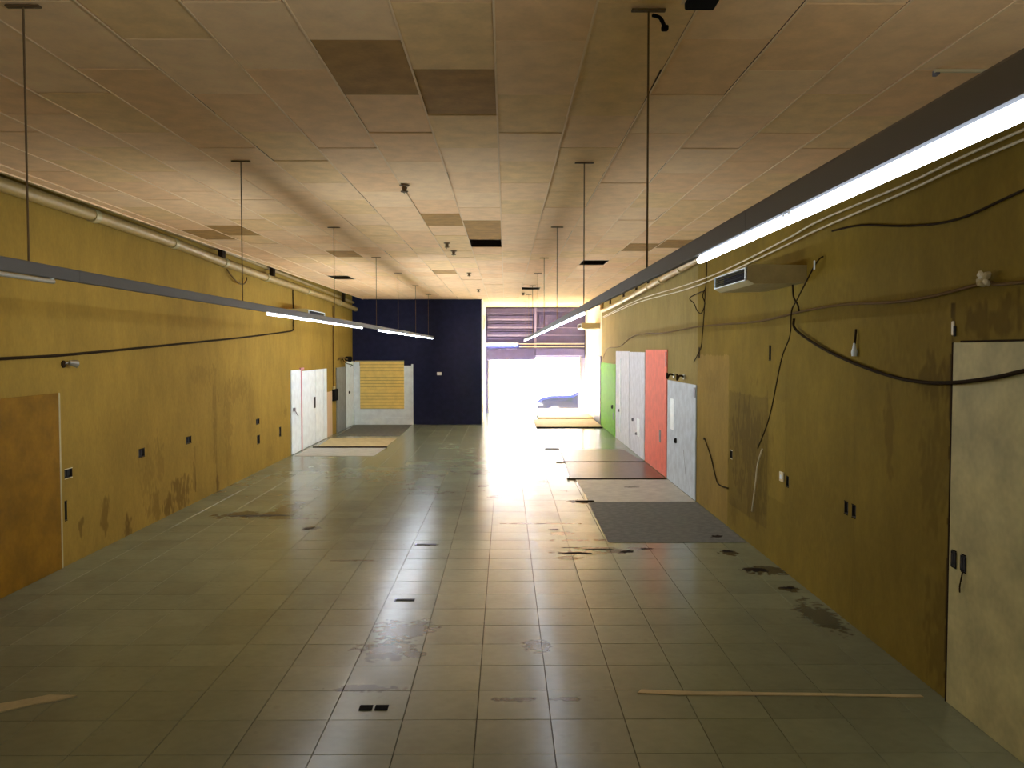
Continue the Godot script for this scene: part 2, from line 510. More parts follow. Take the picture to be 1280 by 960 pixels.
func pocketed_wall(st: SurfaceTool, face: float, side: float, d0: float, d1: float, pockets: Array) -> void:
	box(st, V(face + side * POCKET, -0.35, d1), V(face + side * 0.3, 5.5, d0))
	var cuts := [d0, d1]
	for q in pockets:
		cuts.append(q[0] - q[2] / 2)
		cuts.append(q[0] + q[2] / 2)
	cuts.sort()
	for i in cuts.size() - 1:
		if cuts[i + 1] - cuts[i] < 1e-5:
			continue
		var mid: float = (cuts[i] + cuts[i + 1]) / 2
		var ys := [-0.35]
		var here := pockets.filter(func(q): return absf(mid - q[0]) < q[2] / 2)
		here.sort_custom(func(a, b): return a[1] < b[1])
		for q in here:
			ys.append(q[1] - q[3] / 2)
			ys.append(q[1] + q[3] / 2)
		ys.append(5.5)
		for k in range(0, ys.size(), 2):
			box(st, V(face, ys[k], cuts[i + 1]), V(face + side * POCKET, ys[k + 1], cuts[i]))

func build_shell() -> void:
	uvm = 2
	var st := begin()
	org = Vector3.ZERO
	pocketed_wall(st, LW, -1.0, -4.2, FRONT + 0.3, POCKETS_L)
	solo("wall_left", st, M.wall_l, "long mustard yellow wall with grime near the floor", "", Vector3.ZERO, "", "structure")
	st = begin()
	pocketed_wall(st, RW, 1.0, -4.2, 34.0, POCKETS_R)
	solo("wall_right", st, M.wall_r, "long olive beige wall with patches, stains and loose cables", "", Vector3.ZERO, "", "structure")
	uvm = 0
	st = begin()
	box(st, V(RW, -0.35, FRONT + 0.3), V(RW + 0.3, 5.5, 34.0))
	solo("wall_entrance", st, M.plaster, "pale plaster wall beside the bright entrance", "", Vector3.ZERO, "", "structure")
	st = begin()
	box(st, V(LW - 0.3, -0.35, -4.0), V(RW + 0.3, 5.5, -4.3))
	solo("wall_back", st, M.cream, "plain wall at the rear of the shop", "", Vector3.ZERO, "", "structure")
	st = begin()
	box(st, V(LW, 0, NAVY), V(-0.93, 5.5, NAVY + 0.15), 0.004)
	solo("wall_navy", st, M.navy, "dark navy blue partition wall beside the entrance", "", Vector3.ZERO, "", "structure")
	st = begin()
	box(st, V(-1.08, 0, NAVY + 0.15), V(-0.93, 5.5, FRONT + 0.3), 0.004)
	solo("wall_passage", st, M.plaster, "white side wall of the entrance passage", "", Vector3.ZERO, "", "structure")
	# white corner strip on the partition's free end
	st = begin()
	box(st, V(-0.965, 0.0, NAVY - 0.012), V(-0.918, 4.99, NAVY + 0.10), 0.004)
	solo("trim_1", st, M.white, "white corner strip on the end of the navy partition", "", Vector3.ZERO, "", "structure")

func build_front() -> void:
	var root := thing("wall_front", "shop front with open entrance under a dark shutter box", "", V(1.4, 0, FRONT), "", "structure")
	# masonry above the opening and piers
	part_box("upper_wall", V(-0.93, 2.62, FRONT), V(RW, 5.5, FRONT + 0.3), M.shop_front_flare, root, 0.0)
	part_box("pier", V(-0.93, -0.3, FRONT), V(-0.80, 2.62, FRONT + 0.3), M.shop_front_flare, root, 0.004)
	part_box("pier", V(3.53, -0.3, FRONT), V(RW, 2.62, FRONT + 0.3), M.shop_front_flare_pale, root, 0.004)
	part_box("threshold", V(-0.80, -0.3, FRONT - 0.05), V(3.53, 0.012, FRONT + 0.32), M.paving, root, 0.004)
	# shutter boxes
	part_box("shutter_box", V(-0.90, 2.50, FRONT - 0.32), V(1.36, 3.08, FRONT), M.shop_front_flare, root, 0.02)
	part_box("shutter_box", V(1.40, 2.69, FRONT - 0.30), V(3.72, 3.08, FRONT), M.shop_front_flare, root, 0.02)
	# old lamella blind stack above, left bay
	for k in 9:
		var y := 3.50 + k * 0.125
		part_box("blind_slat", V(-0.86, y, FRONT - 0.10), V(1.30, y + 0.105, FRONT - 0.02), M.shop_front_flare_pale if k % 3 == 1 else M.shop_front_flare, root, 0.012, Basis(Vector3(1, 0, 0), 0.25))
	part_box("post", V(1.36, 3.08, FRONT - 0.14), V(1.46, 5.0, FRONT), M.shop_front_flare_pale, root, 0.008)
	part_box("cornice", V(-0.92, 4.72, FRONT - 0.20), V(1.36, 4.95, FRONT), M.shop_front_flare, root, 0.02)
	part_box("cornice", V(1.46, 4.80, FRONT - 0.20), V(3.76, 4.97, FRONT), M.shop_front_flare, root, 0.02)
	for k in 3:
		part_box("rail", V(1.46, 3.30 + k * 0.36, FRONT - 0.12), V(3.74, 3.34 + k * 0.36, FRONT - 0.06), M.shop_front_flare_pale, root, 0.008)
	part_box("sign_panel", V(1.6, 3.75, FRONT - 0.06), V(3.6, 4.65, FRONT - 0.02), M.shop_front_flare, root, 0.006)
	part_box("guide_rail", V(-0.84, 0.0, FRONT - 0.10), V(-0.76, 2.52, FRONT - 0.02), M.steel, root, 0.006)
	part_box("guide_rail", V(3.50, 0.0, FRONT - 0.10), V(3.58, 2.70, FRONT - 0.02), M.steel, root, 0.006)
	part_box("mullion", V(1.36, 0.1, FRONT + 0.02), V(1.42, 2.62, FRONT + 0.08), M.steel, root, 0.006)
	# right bay: glazed
	var win := thing("window_1", "large clear shop window beside the open entrance", "", V(2.4, 0.1, FRONT + 0.05), "", "structure")
	part_box("frame", V(1.42, 0.10, FRONT + 0.03), V(3.53, 0.16, FRONT + 0.08), M.steel, win, 0.005)
	part_box("frame", V(1.42, 2.62, FRONT + 0.03), V(3.53, 2.68, FRONT + 0.08), M.steel, win, 0.005)
	part_box("pane", V(1.42, 0.16, FRONT + 0.05), V(3.53, 2.62, FRONT + 0.056), M.glass, win, 0.0)

	# narrow display platform of two boards
	var pl := thing("window_platform", "low pale two step platform beside the shop window", "platform", V(2.5, 0, 36.9))
	part_box("lower_board", V(1.18, 0.0, 36.6), V(RW - 0.065, 0.06, 32.95), M.ply, pl, 0.008)
	part_box("upper_board", V(1.40, 0.06, 40.9), V(RW - 0.065, 0.12, 36.6), M.ply, pl, 0.008)
	part_box("edge_strip", V(1.18, 0.0, 32.95), V(RW - 0.065, 0.045, 32.92), M.black, pl, 0.004)

	# dark upright panel on the right wall
	var dp := thing("dark_panel", "tall dark purple panel on the pale wall before the window", "panel", V(RW, 0, 35.0))
	part_box("board", V(RW - 0.027, 0.0, 36.4), V(RW - 0.0015, 2.75, 34.1), mat(rgb(74, 62, 86), 0.35), dp, 0.012)
	part_box("edge_trim", V(RW - 0.06, 0.0, 34.1), V(RW - 0.0015, 2.75, 34.02), mat(rgb(160, 144, 160), 0.4), dp, 0.005)

func build_outside() -> void:
	var g := thing("street", "bright paved street outside the shop", "", V(0, -0.35, 60), "", "structure")
	part_box("pavement", V(-40, -0.6, 46.5), V(40, -0.35, FRONT + 0.3), M.paving, g, 0.0)
	part_box("road", V(-40, -0.7, 58.0), V(40, -0.45, 46.5), M.road, g, 0.0)
	part_box("far_pavement", V(-40, -0.6, 72.0), V(40, -0.32, 58.0), M.paving, g, 0.0)
	var b := thing("pale_building", "pale building across the street, washed out by daylight", "building", V(2, -0.32, 62))
	part_box("wall", V(-22, -0.319, 70), V(26, 8.2, 62), M.house, b, 0.05)
	for k in 9:
		var x := -19.0 + k * 5.0
		for y in [0.6, 4.2]:
			var w := part_box("window_frame", V(x, y, 61.98), V(x + 1.6, y + 1.9, 61.92), M.white, b, 0.01)
			part_box("pane", V(x + 0.08, y + 0.08, 61.93), V(x + 1.52, y + 1.82, 61.91), M.house, w, 0.0)
	build_car()

func build_car() -> void:
	var base := V(3.75, -0.35, 42.4)
	var t := thing("parked_car", "dark blue car parked outside beyond the shop window", "car", base)
	# side profile (x along, y up) from nose to tail, nose towards -x
	var prof := [[1.62, 0.10], [1.58, 0.45], [1.62, 0.72], [1.85, 0.88], [2.3, 0.98], [3.5, 1.02], [4.1, 1.42], [5.0, 1.46], [5.6, 1.12], [6.0, 1.02], [6.05, 0.45], [6.0, 0.10]]
	var poly := []
	for i in prof.size():
		poly.append(prof[i])
	var st := begin()
	var inner := V(3.9, 0.3, 43.25)
	var d0 := 42.4
	var d1 := 44.1
	for lay in [[d0, 0.05], [d1, -0.05]]:
		for i in range(1, poly.size() - 1):
			var tuck := func(p, dd): return V(p[0], -0.35 + p[1], dd + lay[1] * 0.0)
			tri(st, tuck.call(poly[0], lay[0]), tuck.call(poly[i], lay[0]), tuck.call(poly[i + 1], lay[0]), inner)
	for i in poly.size():
		var a: Array = poly[i]
		var c: Array = poly[(i + 1) % poly.size()]
		quad(st, V(a[0], a[1] - 0.35, d0), V(c[0], c[1] - 0.35, d0), V(c[0], c[1] - 0.35, d1), V(a[0], a[1] - 0.35, d1), inner)
	put("body", st, M.car, t)
	for s in [[4.05, 4.55], [4.65, 5.2]]:
		st = begin()
		box(st, V(s[0], 0.68, d0 - 0.012), V(s[1], 1.02, d0 + 0.01), 0.01)
		put("side_window", st, M.car_glass, t)
	for x in [2.4, 5.2]:
		for dd in [d0 - 0.02, d1 - 0.20]:
			st = begin()
			disc_profile(st, V(x, -0.04, dd), Vector3(0, 0, -1), [[0.0, 0.0], [0.0, 0.26], [0.03, 0.31], [0.19, 0.31], [0.22, 0.26], [0.22, 0.0]], 20)
			var wh := put("wheel", st, M.rubber, t)
			st = begin()
			disc_profile(st, V(x, -0.04, dd - 0.012), Vector3(0, 0, -1), [[0.0, 0.0], [0.0, 0.17], [0.02, 0.18]], 16)
			put("hub", st, M.steel, wh)
	st = begin()
	box(st, V(1.60, 0.24, d0 - 0.01), V(1.86, 0.40, d0 + 0.25), 0.02)
	put("headlight", st, M.car_glass, t)
	st = begin()
	box(st, V(1.54, -0.06, d0 - 0.02), V(1.70, 0.10, d1 + 0.02), 0.03)
	put("bumper", st, M.rubber, t)

# ---------------------------------------------------------------- lamps
func area(d0: float, d1: float, x: float, y: float, e: float, c: Color, called: String) -> void:
	for side in [-1.0, 1.0]:          # a strip along each flank of the tube
		var l := AreaLight3D.new()
		l.name = numbered(called)
		l.area_size = Vector2(0.016, d1 - d0)
		l.light_color = c
		l.light_energy = e * (d1 - d0)
		l.area_range = 60.0
		l.shadow_enabled = true
		add_child(l)
		l.position = V(x + side * 0.0155, y, (d0 + d1) / 2)
		l.basis = Basis(Vector3(0, -side, 0), Vector3(0, 0, -1), Vector3(-side, 0, 0)) if side > 0 else Basis(Vector3(0, 1, 0), Vector3(0, 0, -1), Vector3(-1, 0, 0)) * Basis(Vector3(0, 1, 0), PI)

func light_row(label: String, x: float, ybase: float, d0: float, d1: float, rods: Array, lit: Array, unlit: Array, m: Material, w: float) -> void:
	var t := thing("fluorescent_light_row", label, "light fixture", V(x, ybase, d0), "rows of hanging tube lights")
	var sec := 2.5
	var d := d0
	while d < d1 - 0.05:
		var e := minf(d + sec, d1)
		var st := begin()
		# slim rolled channel, a little narrower than the tube below it
		var prof := [[-w * 0.8, 0.098], [w * 0.8, 0.098], [w, 0.092], [w, 0.024], [w * 0.7, 0.018], [-w * 0.7, 0.018], [-w, 0.024], [-w, 0.092]]
		var ins := V(x, ybase + 0.06, (d + e) / 2)
		for k in prof.size():
			var a: Array = prof[k]
			var b: Array = prof[(k + 1) % prof.size()]
			quad(st, V(x + a[0], ybase + a[1], d + 0.002), V(x + b[0], ybase + b[1], d + 0.002), V(x + b[0], ybase + b[1], e - 0.002), V(x + a[0], ybase + a[1], e - 0.002), ins)
			for dd in [d + 0.002, e - 0.002]:
				tri(st, V(x, ybase + 0.06, dd), V(x + a[0], ybase + a[1], dd), V(x + b[0], ybase + b[1], dd), ins)
		put("channel", st, m, t)
		d = e
	for r in rods:
		var st := begin()
		tube(st, [V(x, ybase + 0.09, r), V(x, CH, r)], 0.006, 6)
		var rod := put("suspension_rod", st, M.rod, t)
		st = begin()
		box(st, V(x - 0.10, CH - 0.016, r + 0.02), V(x + 0.10, CH - 0.004, r - 0.02), 0.003)
		put("ceiling_plate", st, M.rod, rod)
	for run in lit + unlit:
		var on: bool = run.size() > 2
		var n := maxi(1, roundi((run[1] - run[0]) / 1.2))
		var len_: float = (run[1] - run[0]) / n
		for k in n:
			var a: float = run[0] + k * len_
			var st := begin()
			tube(st, [V(x, ybase, a + 0.008), V(x, ybase, a + len_ - 0.008)], 0.014, 10)
			var tb := put("fluorescent_tube", st, (M.tube_bright if run[2] == 1.15 else M.tube_dim if run[2] == 0.55 else M.tube_lit) if on else M.tube_off, t)
			for dd in [a + 0.010, a + len_ - 0.040]:
				st = begin()
				box(st, V(x - 0.010, ybase - 0.012, dd + 0.03), V(x + 0.010, ybase + 0.03, dd), 0.004)
				put("lamp_holder", st, M.white, tb)
		if on:
			area(run[0], run[1], x, ybase - 0.002, run[2] * LAMP_E, LAMP_C, "tube_light")

const LAMP_E := 0.45
const LAMP_C := Color(0.95, 0.975, 1.0)

func build_lights() -> void:
	light_row("long grey row of hanging tubes beside the mustard wall", -2.8, 3.42, 3.2, 33.4, [5.12, 9.25, 14.2, 18.8, 22.6, 27.0, 31.4],
		[[10.2, 12.6, 1.0], [12.6, 16.9, 0.55], [19.1, 23.4, 1.15], [23.8, 28.3, 1.15], [29.0, 33.2, 0.7]], [[4.2, 5.4]], M.channel, 0.012)
	light_row("long grey row of hanging tubes beside the olive wall", 0.84, 3.385, -2.0, 39.6, [0.9, 5.15, 9.3, 14.15, 18.9, 22.6, 27.0, 31.4, 36.0],
		[[-1.33, 1.07, 1.25], [1.07, 2.57, 1.25], [2.57, 3.75, 1.25], [9.3, 14.1, 0.40], [14.1, 18.9, 0.40], [18.9, 23.7, 0.40], [23.7, 28.5, 0.38], [28.5, 33.3, 0.38], [33.3, 38.1, 0.38]], [], M.channel, 0.012)
	# tube across the shop front, over the shutter box
	var t := thing("entrance_tube_light", "lit tube light fixed across the front over the entrance", "light fixture", V(-0.2, 3.22, FRONT - 0.3))
	part_box("batten", V(-0.92, 3.24, FRONT - 0.12), V(0.62, 3.32, FRONT - 0.02), M.white, t, 0.006)
	var st := begin()
	tube(st, [V(-0.88, 3.20, FRONT - 0.14), V(0.56, 3.20, FRONT - 0.14)], 0.03, 10)
	put("fluorescent_tube", st, M.tube_lit, t)
	for yy in [3.13, 3.27]:
		part_box("rail", V(0.64, yy - 0.02, FRONT - 0.16), V(3.72, yy + 0.02, FRONT - 0.10), M.white, t, 0.006)
	var l := AreaLight3D.new()
	l.name = numbered("tube_light")
	l.area_size = Vector2(1.44, 0.05)
	l.light_color = LAMP_C
	l.light_energy = LAMP_E * 1.4
	l.area_range = 60.0
	l.shadow_enabled = true
	add_child(l)
	l.position = V(-0.16, 3.20, FRONT - 0.19)
	l.rotation = Vector3.ZERO            # shines along -d? turned below to face the room
	l.rotation = Vector3(0, PI, 0)

# ---------------------------------------------------------------- wall things
func under_ceiling_ac(label: String, side: float, d0: float, d1: float, y0: float) -> void:
	# side +1 right wall, -1 left wall; grille faces the room
	var wx := RW if side > 0 else LW
	var t := thing("air_conditioner", label, "air conditioner", V(wx, y0, (d0 + d1) / 2), "air conditioners on the side walls")
	var dep := 0.75
	var st := begin()
	var pr := [[0.0, 0.0], [0.0, 0.22], [-dep + 0.06, 0.23], [-dep, 0.20], [-dep, 0.035], [-dep + 0.10, -0.015]]
	var ins := V(wx - side * dep / 2, y0 + 0.11, (d0 + d1) / 2)
	for k in pr.size():
		var a: Array = pr[k]
		var b: Array = pr[(k + 1) % pr.size()]
		if k != 3:                                   # the outlet side stays open
			quad(st, V(wx + side * a[0], y0 + a[1], d0), V(wx + side * b[0], y0 + b[1], d0), V(wx + side * b[0], y0 + b[1], d1), V(wx + side * a[0], y0 + a[1], d1), ins)
		for dd in [d0, d1]:
			tri(st, V(wx - side * dep / 2, y0 + 0.11, dd), V(wx + side * a[0], y0 + a[1], dd), V(wx + side * b[0], y0 + b[1], dd), ins)
	put("casing", st, M.cream, t)
	var fx := wx - side * dep
	var gr := part_box("coil", V(fx + side * 0.16, y0 + 0.03, d1 - 0.05), V(fx + side * 0.24, y0 + 0.19, d0 + 0.05), M.steel, t, 0.004)
	for k in 14:
		var dd := lerpf(d0 + 0.08, d1 - 0.08, k / 13.0)
		part_box("fin", V(fx + side * 0.13, y0 + 0.035, dd + 0.004), V(fx + side * 0.162, y0 + 0.185, dd), M.steel, gr, 0.001)
	for k in 5:
		var y := y0 + 0.058 + k * 0.028
		part_box("louvre", V(fx + side * 0.004, y, d1 - 0.085), V(fx + side * 0.05, y + 0.004, d0 + 0.085), M.plastic, t, 0.001, Basis(Vector3(0, 0, 1), side * 0.5))
	for e in [[y0 + 0.03, y0 + 0.045], [y0 + 0.185, y0 + 0.2]]:
		part_box("frame_strip", V(fx - side * 0.012, e[0], d1 - 0.06), V(fx + side * 0.01, e[1], d0 + 0.06), M.white, t, 0.003)
	for dd in [d0 + 0.06, d1 - 0.09]:
		part_box("frame_strip", V(fx - side * 0.012, y0 + 0.045, dd + 0.03), V(fx + side * 0.01, y0 + 0.185, dd), M.white, t, 0.003)

func cable(called: String, label: String, pts: Array, r: float, m: Material, cat := "cable", sides := 7) -> void:
	org = pts[0]
	var st := begin()
	tube(st, smooth_path(pts), r, sides)
	solo(called, st, m, label, cat, pts[0])

func outlet(label: String, wx: float, d: float, y: float, w: float, h: float, plate: Material, group := "outlets on the walls") -> void:
	var s := 1.0 if wx > 0 else -1.0
	var t := thing("socket_box", label, "outlet", V(wx, y, d), group)
	var flush := absf(wx - RW) < 0.001 or absf(wx - LW) < 0.001        # set in a pocket of the wall, else screwed on a board
	var dep := POCKET - 0.004 if flush else -0.0005
	var front := 0.0 if flush else 0.012
	var a := w / 2 - 0.0015
	var b := h / 2 - 0.0015
	var st := begin()
	var x0 := wx + s * dep
	var x1 := wx - s * front
	box(st, V(x0, y - b, d + a), V(x0 - s * 0.002, y + b, d - a))
	for e in [-1.0, 1.0]:
		box(st, V(x0, y + e * b, d + a), V(x1, y + e * (b - 0.003), d - a))
		box(st, V(x0, y - b, d + e * a), V(x1, y + b, d + e * (a - 0.003)))
	put("back_box", st, M.plastic, t)
	for e in [-1.0, 1.0]:
		part_box("socket_insert", V(x0 - s * 0.002, y - h * 0.36, d + e * w * 0.23 + w * 0.17), V(x0 - s * (0.03 if flush else 0.010), y + h * 0.36, d + e * w * 0.23 - w * 0.17), M.plastic, t, 0.002)
		part_box("rim", V(wx - s * 0.006, y + e * (h / 2 + 0.006) - 0.005, d + w / 2), V(wx - s * 0.0005, y + e * (h / 2 + 0.006) + 0.005, d - w / 2), plate, t, 0.002)

func wall_panel(called: String, label: String, wx: float, d0: float, d1: float, h: float, m: Material, th := 0.028, gap := 0.012) -> Node3D:
	var s := 1.0 if wx > 0 else -1.0
	var t := thing(called, label, "panel", V(wx, 0, (d0 + d1) / 2))
	part_box("board", V(wx - s * th, 0.004, d1 - gap), V(wx - s * 0.0015, h, d0 + gap), m, t, 0.004)
	return t

func knob(parent: Node3D, wx: float, d: float, y: float, m: Material, r := 0.05, called := "knob") -> void:
	var s := 1.0 if wx > 0 else -1.0
	var st := begin()
	disc_profile(st, V(wx, y, d), Vector3(-s, 0, 0), [[0.0, r], [0.02, r], [0.05, r * 0.75], [0.055, 0.0]], 12)
	put(called, st, m, parent)

func build_right_wall() -> void:
	var t := wall_panel("lime_panel", "lime green wall panel next to the pale entrance wall", RW, 29.5, 34.0, 2.5, M.lime)
	knob(t, RW - 0.028, 30.2, 1.0, M.black, 0.07)
	part_box("dark_plate", V(RW - 0.034, 0.55, 30.1), V(RW - 0.02, 0.8, 29.95), M.plate, t, 0.002)  # dark plate stands in for a dark slot in the panel
	t = wall_panel("white_panel", "greyish white wall panel between lime and white panels", RW, 26.2, 29.4, 2.95, M.grey_white)
	knob(t, RW - 0.028, 28.4, 1.0, M.steel, 0.05)
	part_box("batten", V(RW - 0.05, 0.3, 28.2), V(RW - 0.02, 2.7, 28.1), M.white, t, 0.005)
	t = wall_panel("white_panel", "greyish white wall panel next to the salmon panel", RW, 23.3, 26.15, 2.93, M.grey_white)
	knob(t, RW - 0.028, 25.3, 0.95, M.steel, 0.05)
	knob(t, RW - 0.028, 24.6, 0.6, M.steel, 0.04, "bolt")
	part_box("patch", V(RW - 0.034, 0.55, 24.6), V(RW - 0.02, 1.05, 24.1), M.white, t, 0.003)
	t = wall_panel("salmon_panel", "tall salmon pink wall panel with dark plates standing in for slots", RW, 20.1, 23.2, 3.0, M.salmon)
	part_box("dark_plate", V(RW - 0.034, 0.75, 21.0), V(RW - 0.02, 1.05, 20.8), M.plate, t, 0.002)  # this plate and the next are drawn in place of dark slots
	part_box("dark_plate", V(RW - 0.034, 2.6, 20.25), V(RW - 0.02, 2.95, 20.12), M.plate, t, 0.002)
	t = wall_panel("grey_blue_panel", "shorter pale blue grey wall panel with a dark round lock", RW, 17.0, 20.0, 2.3, M.grey_blue)
	knob(t, RW - 0.028, 18.9, 1.0, M.black, 0.06)
	part_box("hinge", V(RW - 0.045, 2.05, 17.15), V(RW - 0.02, 2.25, 17.02), M.steel, t, 0.004)
	part_box("crack_strip", V(RW - 0.031, 0.3, 18.0), V(RW - 0.02, 0.92, 17.985), M.dark, t, 0.001, Basis(Vector3(1, 0, 0), -0.45))
	part_box("patch", V(RW - 0.034, 1.2, 19.6), V(RW - 0.02, 1.9, 19.2), M.white, t, 0.003)
	# cut cable stubs over the blue grey panel
	for k in 2:
		var d: float = [19.3, 18.2][k]
		var lab: String = ["cut cable stub above the blue grey panel, nearer the salmon panel", "cut cable stub above the blue grey panel, nearer its hinge"][k]
		var b := V(RW, 2.42, d)
		t = thing("cable_stub", lab, "cable", b, "cut stubs over the blue grey panel")
		var st := begin()
		tube(st, smooth_path([b, b + Vector3(-0.12, 0.03, 0.06), b + Vector3(-0.2, -0.05, 0.2), b + Vector3(-0.22, 0.06, 0.3)]), 0.022, 7)
		put("wires", st, M.cable, t)
		part_box("clamp", b + Vector3(-0.03, -0.05, 0.05), b + Vector3(0, 0.05, -0.05), M.chrome, t, 0.004)

	# pale board standing proud of the wall, with a rough dark edge
	t = thing("pale_board", "large pale board covering the wall close to the double socket", "panel", V(RW, 0, 5.0))
	part_box("board", V(RW - 0.03, 0.0, 7.22), V(RW - 0.0015, 3.06, 1.5), M.olive_white, t, 0.006)
	part_box("edge_batten", V(RW - 0.033, 0.0, 7.24), V(RW - 0.0015, 3.06, 7.22), M.cable, t, 0.004)
	part_box("top_batten", V(RW - 0.036, 3.06, 7.1), V(RW - 0.0015, 3.075, 1.5), M.cable, t, 0.004)
	t = thing("door_catch", "small pale metal catch above the corner of the pale board", "catch", V(RW, 3.18, 7.25))
	part_box("plate", V(RW - 0.015, 3.12, 7.29), V(RW, 3.24, 7.25), M.cable_white, t, 0.006)
	part_box("tongue", V(RW - 0.02, 3.11, 7.25), V(RW, 3.20, 7.225), M.dark, t, 0.006)

	under_ceiling_ac("cream ceiling air conditioner high on the olive wall", 1.0, 10.86, 12.6, 3.84)
	under_ceiling_ac("cream air conditioner on the pale wall over the dark panel", 1.0, 34.6, 36.4, 3.84)

	# conduit slots
	for q in [[16.85, 2.94, "tall black switch plate above the blue grey panel"], [12.33, 2.95, "tall black switch plate above the brown stained patch"]]:
		outlet(q[2], RW, q[0], q[1], 0.10, 0.2, M.cable, "tall black switch plates on the olive wall")
	outlet("black wall socket in the dark stained patch", RW, 14.39, 1.245, 0.16, 0.13, M.cable_white)
	outlet("black wall socket beside a white cover on the olive wall", RW, 11.5, 1.23, 0.11, 0.13, M.black)
	t = thing("socket_cover", "white cover plate beside a black socket on the olive wall", "cover", V(RW, 1.26, 11.7))
	part_box("plate", V(RW - 0.02, 1.2, 11.79), V(RW, 1.33, 11.63), M.cable_white, t, 0.004)
	part_box("boss", V(RW - 0.03, 1.235, 11.74), V(RW - 0.015, 1.29, 11.68), M.white, t, 0.004)
	for q in [[9.5, "black socket of the bare wall pair, the one nearer the white cover"], [9.29, "black socket of the bare wall pair, the one nearer the pale board"]]:
		outlet(q[1], RW, q[0], 1.245, 0.11, 0.13, M.black, "double socket on the bare olive wall")
	for q in [[7.13, "black socket on the pale board next to its dark edge"], [6.98, "black socket on the pale board with a wire dangling under it"]]:
		outlet(q[1], RW - 0.0305, q[0], 1.25, 0.075, 0.13, M.black, "double socket on the pale board")
	t = thing("loose_wire", "short wire dangling under the sockets on the pale board", "wire", V(RW - 0.03, 1.18, 6.98))
	var st := begin()
	tube(st, smooth_path([V(RW - 0.035, 1.2, 6.98), V(RW - 0.06, 1.1, 6.97), V(RW - 0.05, 1.05, 7.0), V(RW - 0.07, 1.02, 6.96)]), 0.006, 6)
	put("strand", st, M.cable, t)

	# pipe along the top of the wall
	t = thing("water_pipe", "cream pipe with joints running high along the olive wall", "pipe", V(RW - 0.12, 4.6, 5))
	st = begin()
	tube(st, smooth_path([V(RW - 0.14, 4.86, -3.5), V(RW - 0.14, 4.78, 8.0), V(RW - 0.14, 4.72, 16.0), V(RW - 0.14, 4.58, 23.0), V(RW - 0.14, 4.5, 28.0), V(RW - 0.14, 4.45, 32.4)], 3), 0.075, 12)
	put("pipe", st, M.pipe, t)
	st = begin()
	tube(st, smooth_path([V(RW - 0.14, 4.45, 32.4), V(RW - 0.14, 4.55, 32.75), V(RW - 0.14, 5.02, 32.8)], 3), 0.075, 12)
	put("elbow", st, M.pipe, t)
	for d in [8.0, 14.0, 18.0, 20.2, 22.0, 24.0, 26.6, 30.0]:
		var y := lerpf(4.78, 4.47, clampf((d - 8.0) / 23.0, 0, 1)) + (0.03 if d > 11 and d < 20 else 0.0)
		st = begin()
		tube(st, [V(RW - 0.14, y, d - 0.06), V(RW - 0.14, y, d + 0.06)], 0.092, 12)
		put("joint", st, M.cream, t)
		part_box("hanger", V(RW - 0.17, y + 0.07, d + 0.14), V(RW - 0.11, 5.0, d + 0.09), M.cable, t, 0.004)

	# cables
	for k in 2:
		var o: float = [0.0, 0.07][k]
		cable("twin_cable", ["upper of two white cables sagging along the olive wall", "lower of two white cables sagging along the olive wall"][k],
			[V(RW - 0.10, 4.56 - o, 1.0), V(RW - 0.10, 4.56 - o, 6.3), V(RW - 0.10, 4.52 - o, 8.0), V(RW - 0.10, 4.51 - o * 1.4, 10.2), V(RW - 0.10, 4.44 - o * 1.1, 11.5), V(RW - 0.8, 4.20 - o, 12.6), V(RW - 0.10, 4.33 - o, 14.8), V(RW - 0.10, 4.32 - o * 1.3, 18.0), V(RW - 0.10, 4.38 - o, 24.3), V(RW - 0.10, 4.24 - o * 0.6, 32.7)].filter(func(p): return p.x > RW - 0.5), 0.012, M.cable_white)
	cable("long_cable", "brown cable strung level along the whole olive wall",
		[V(RW - 0.02, 3.47, 3.0), V(RW - 0.02, 3.49, 6.3), V(RW - 0.02, 3.52, 6.75), V(RW - 0.02, 3.47, 7.6), V(RW - 0.02, 3.46, 8.4), V(RW - 0.02, 3.50, 9.5), V(RW - 0.02, 3.49, 10.8), V(RW - 0.02, 3.42, 12.8), V(RW - 0.02, 3.44, 15.2), V(RW - 0.02, 3.445, 17.2), V(RW - 0.02, 3.40, 20.6), V(RW - 0.02, 3.43, 24.3), V(RW - 0.02, 3.34, 26.2), V(RW - 0.02, 3.1, 28.5), V(RW - 0.02, 3.03, 31.9), V(RW - 0.02, 2.6, 33.6)], 0.015, M.cable_tan)
	cable("black_cable", "thick black cable hanging in a deep sag across the pale board",
		[V(RW - 0.055, 3.40, 11.15), V(RW - 0.06, 3.26, 11.08), V(RW - 0.06, 3.04, 10.24), V(RW - 0.06, 2.87, 9.3), V(RW - 0.06, 2.745, 8.33), V(RW - 0.06, 2.71, 7.7), V(RW - 0.07, 2.725, 7.15), V(RW - 0.07, 2.77, 6.68), V(RW - 0.07, 2.83, 6.27), V(RW - 0.07, 3.0, 5.4), V(RW - 0.06, 3.4, 4.4)], 0.017, M.cable)
	cable("upper_cable", "dark cable curving up towards the twin white cables",
		[V(RW - 0.03, 4.25, 5.0), V(RW - 0.03, 4.15, 6.32), V(RW - 0.03, 4.08, 7.2), V(RW - 0.03, 4.15, 8.06), V(RW - 0.03, 4.31, 9.14), V(RW - 0.03, 4.36, 9.95)], 0.011, M.cable)
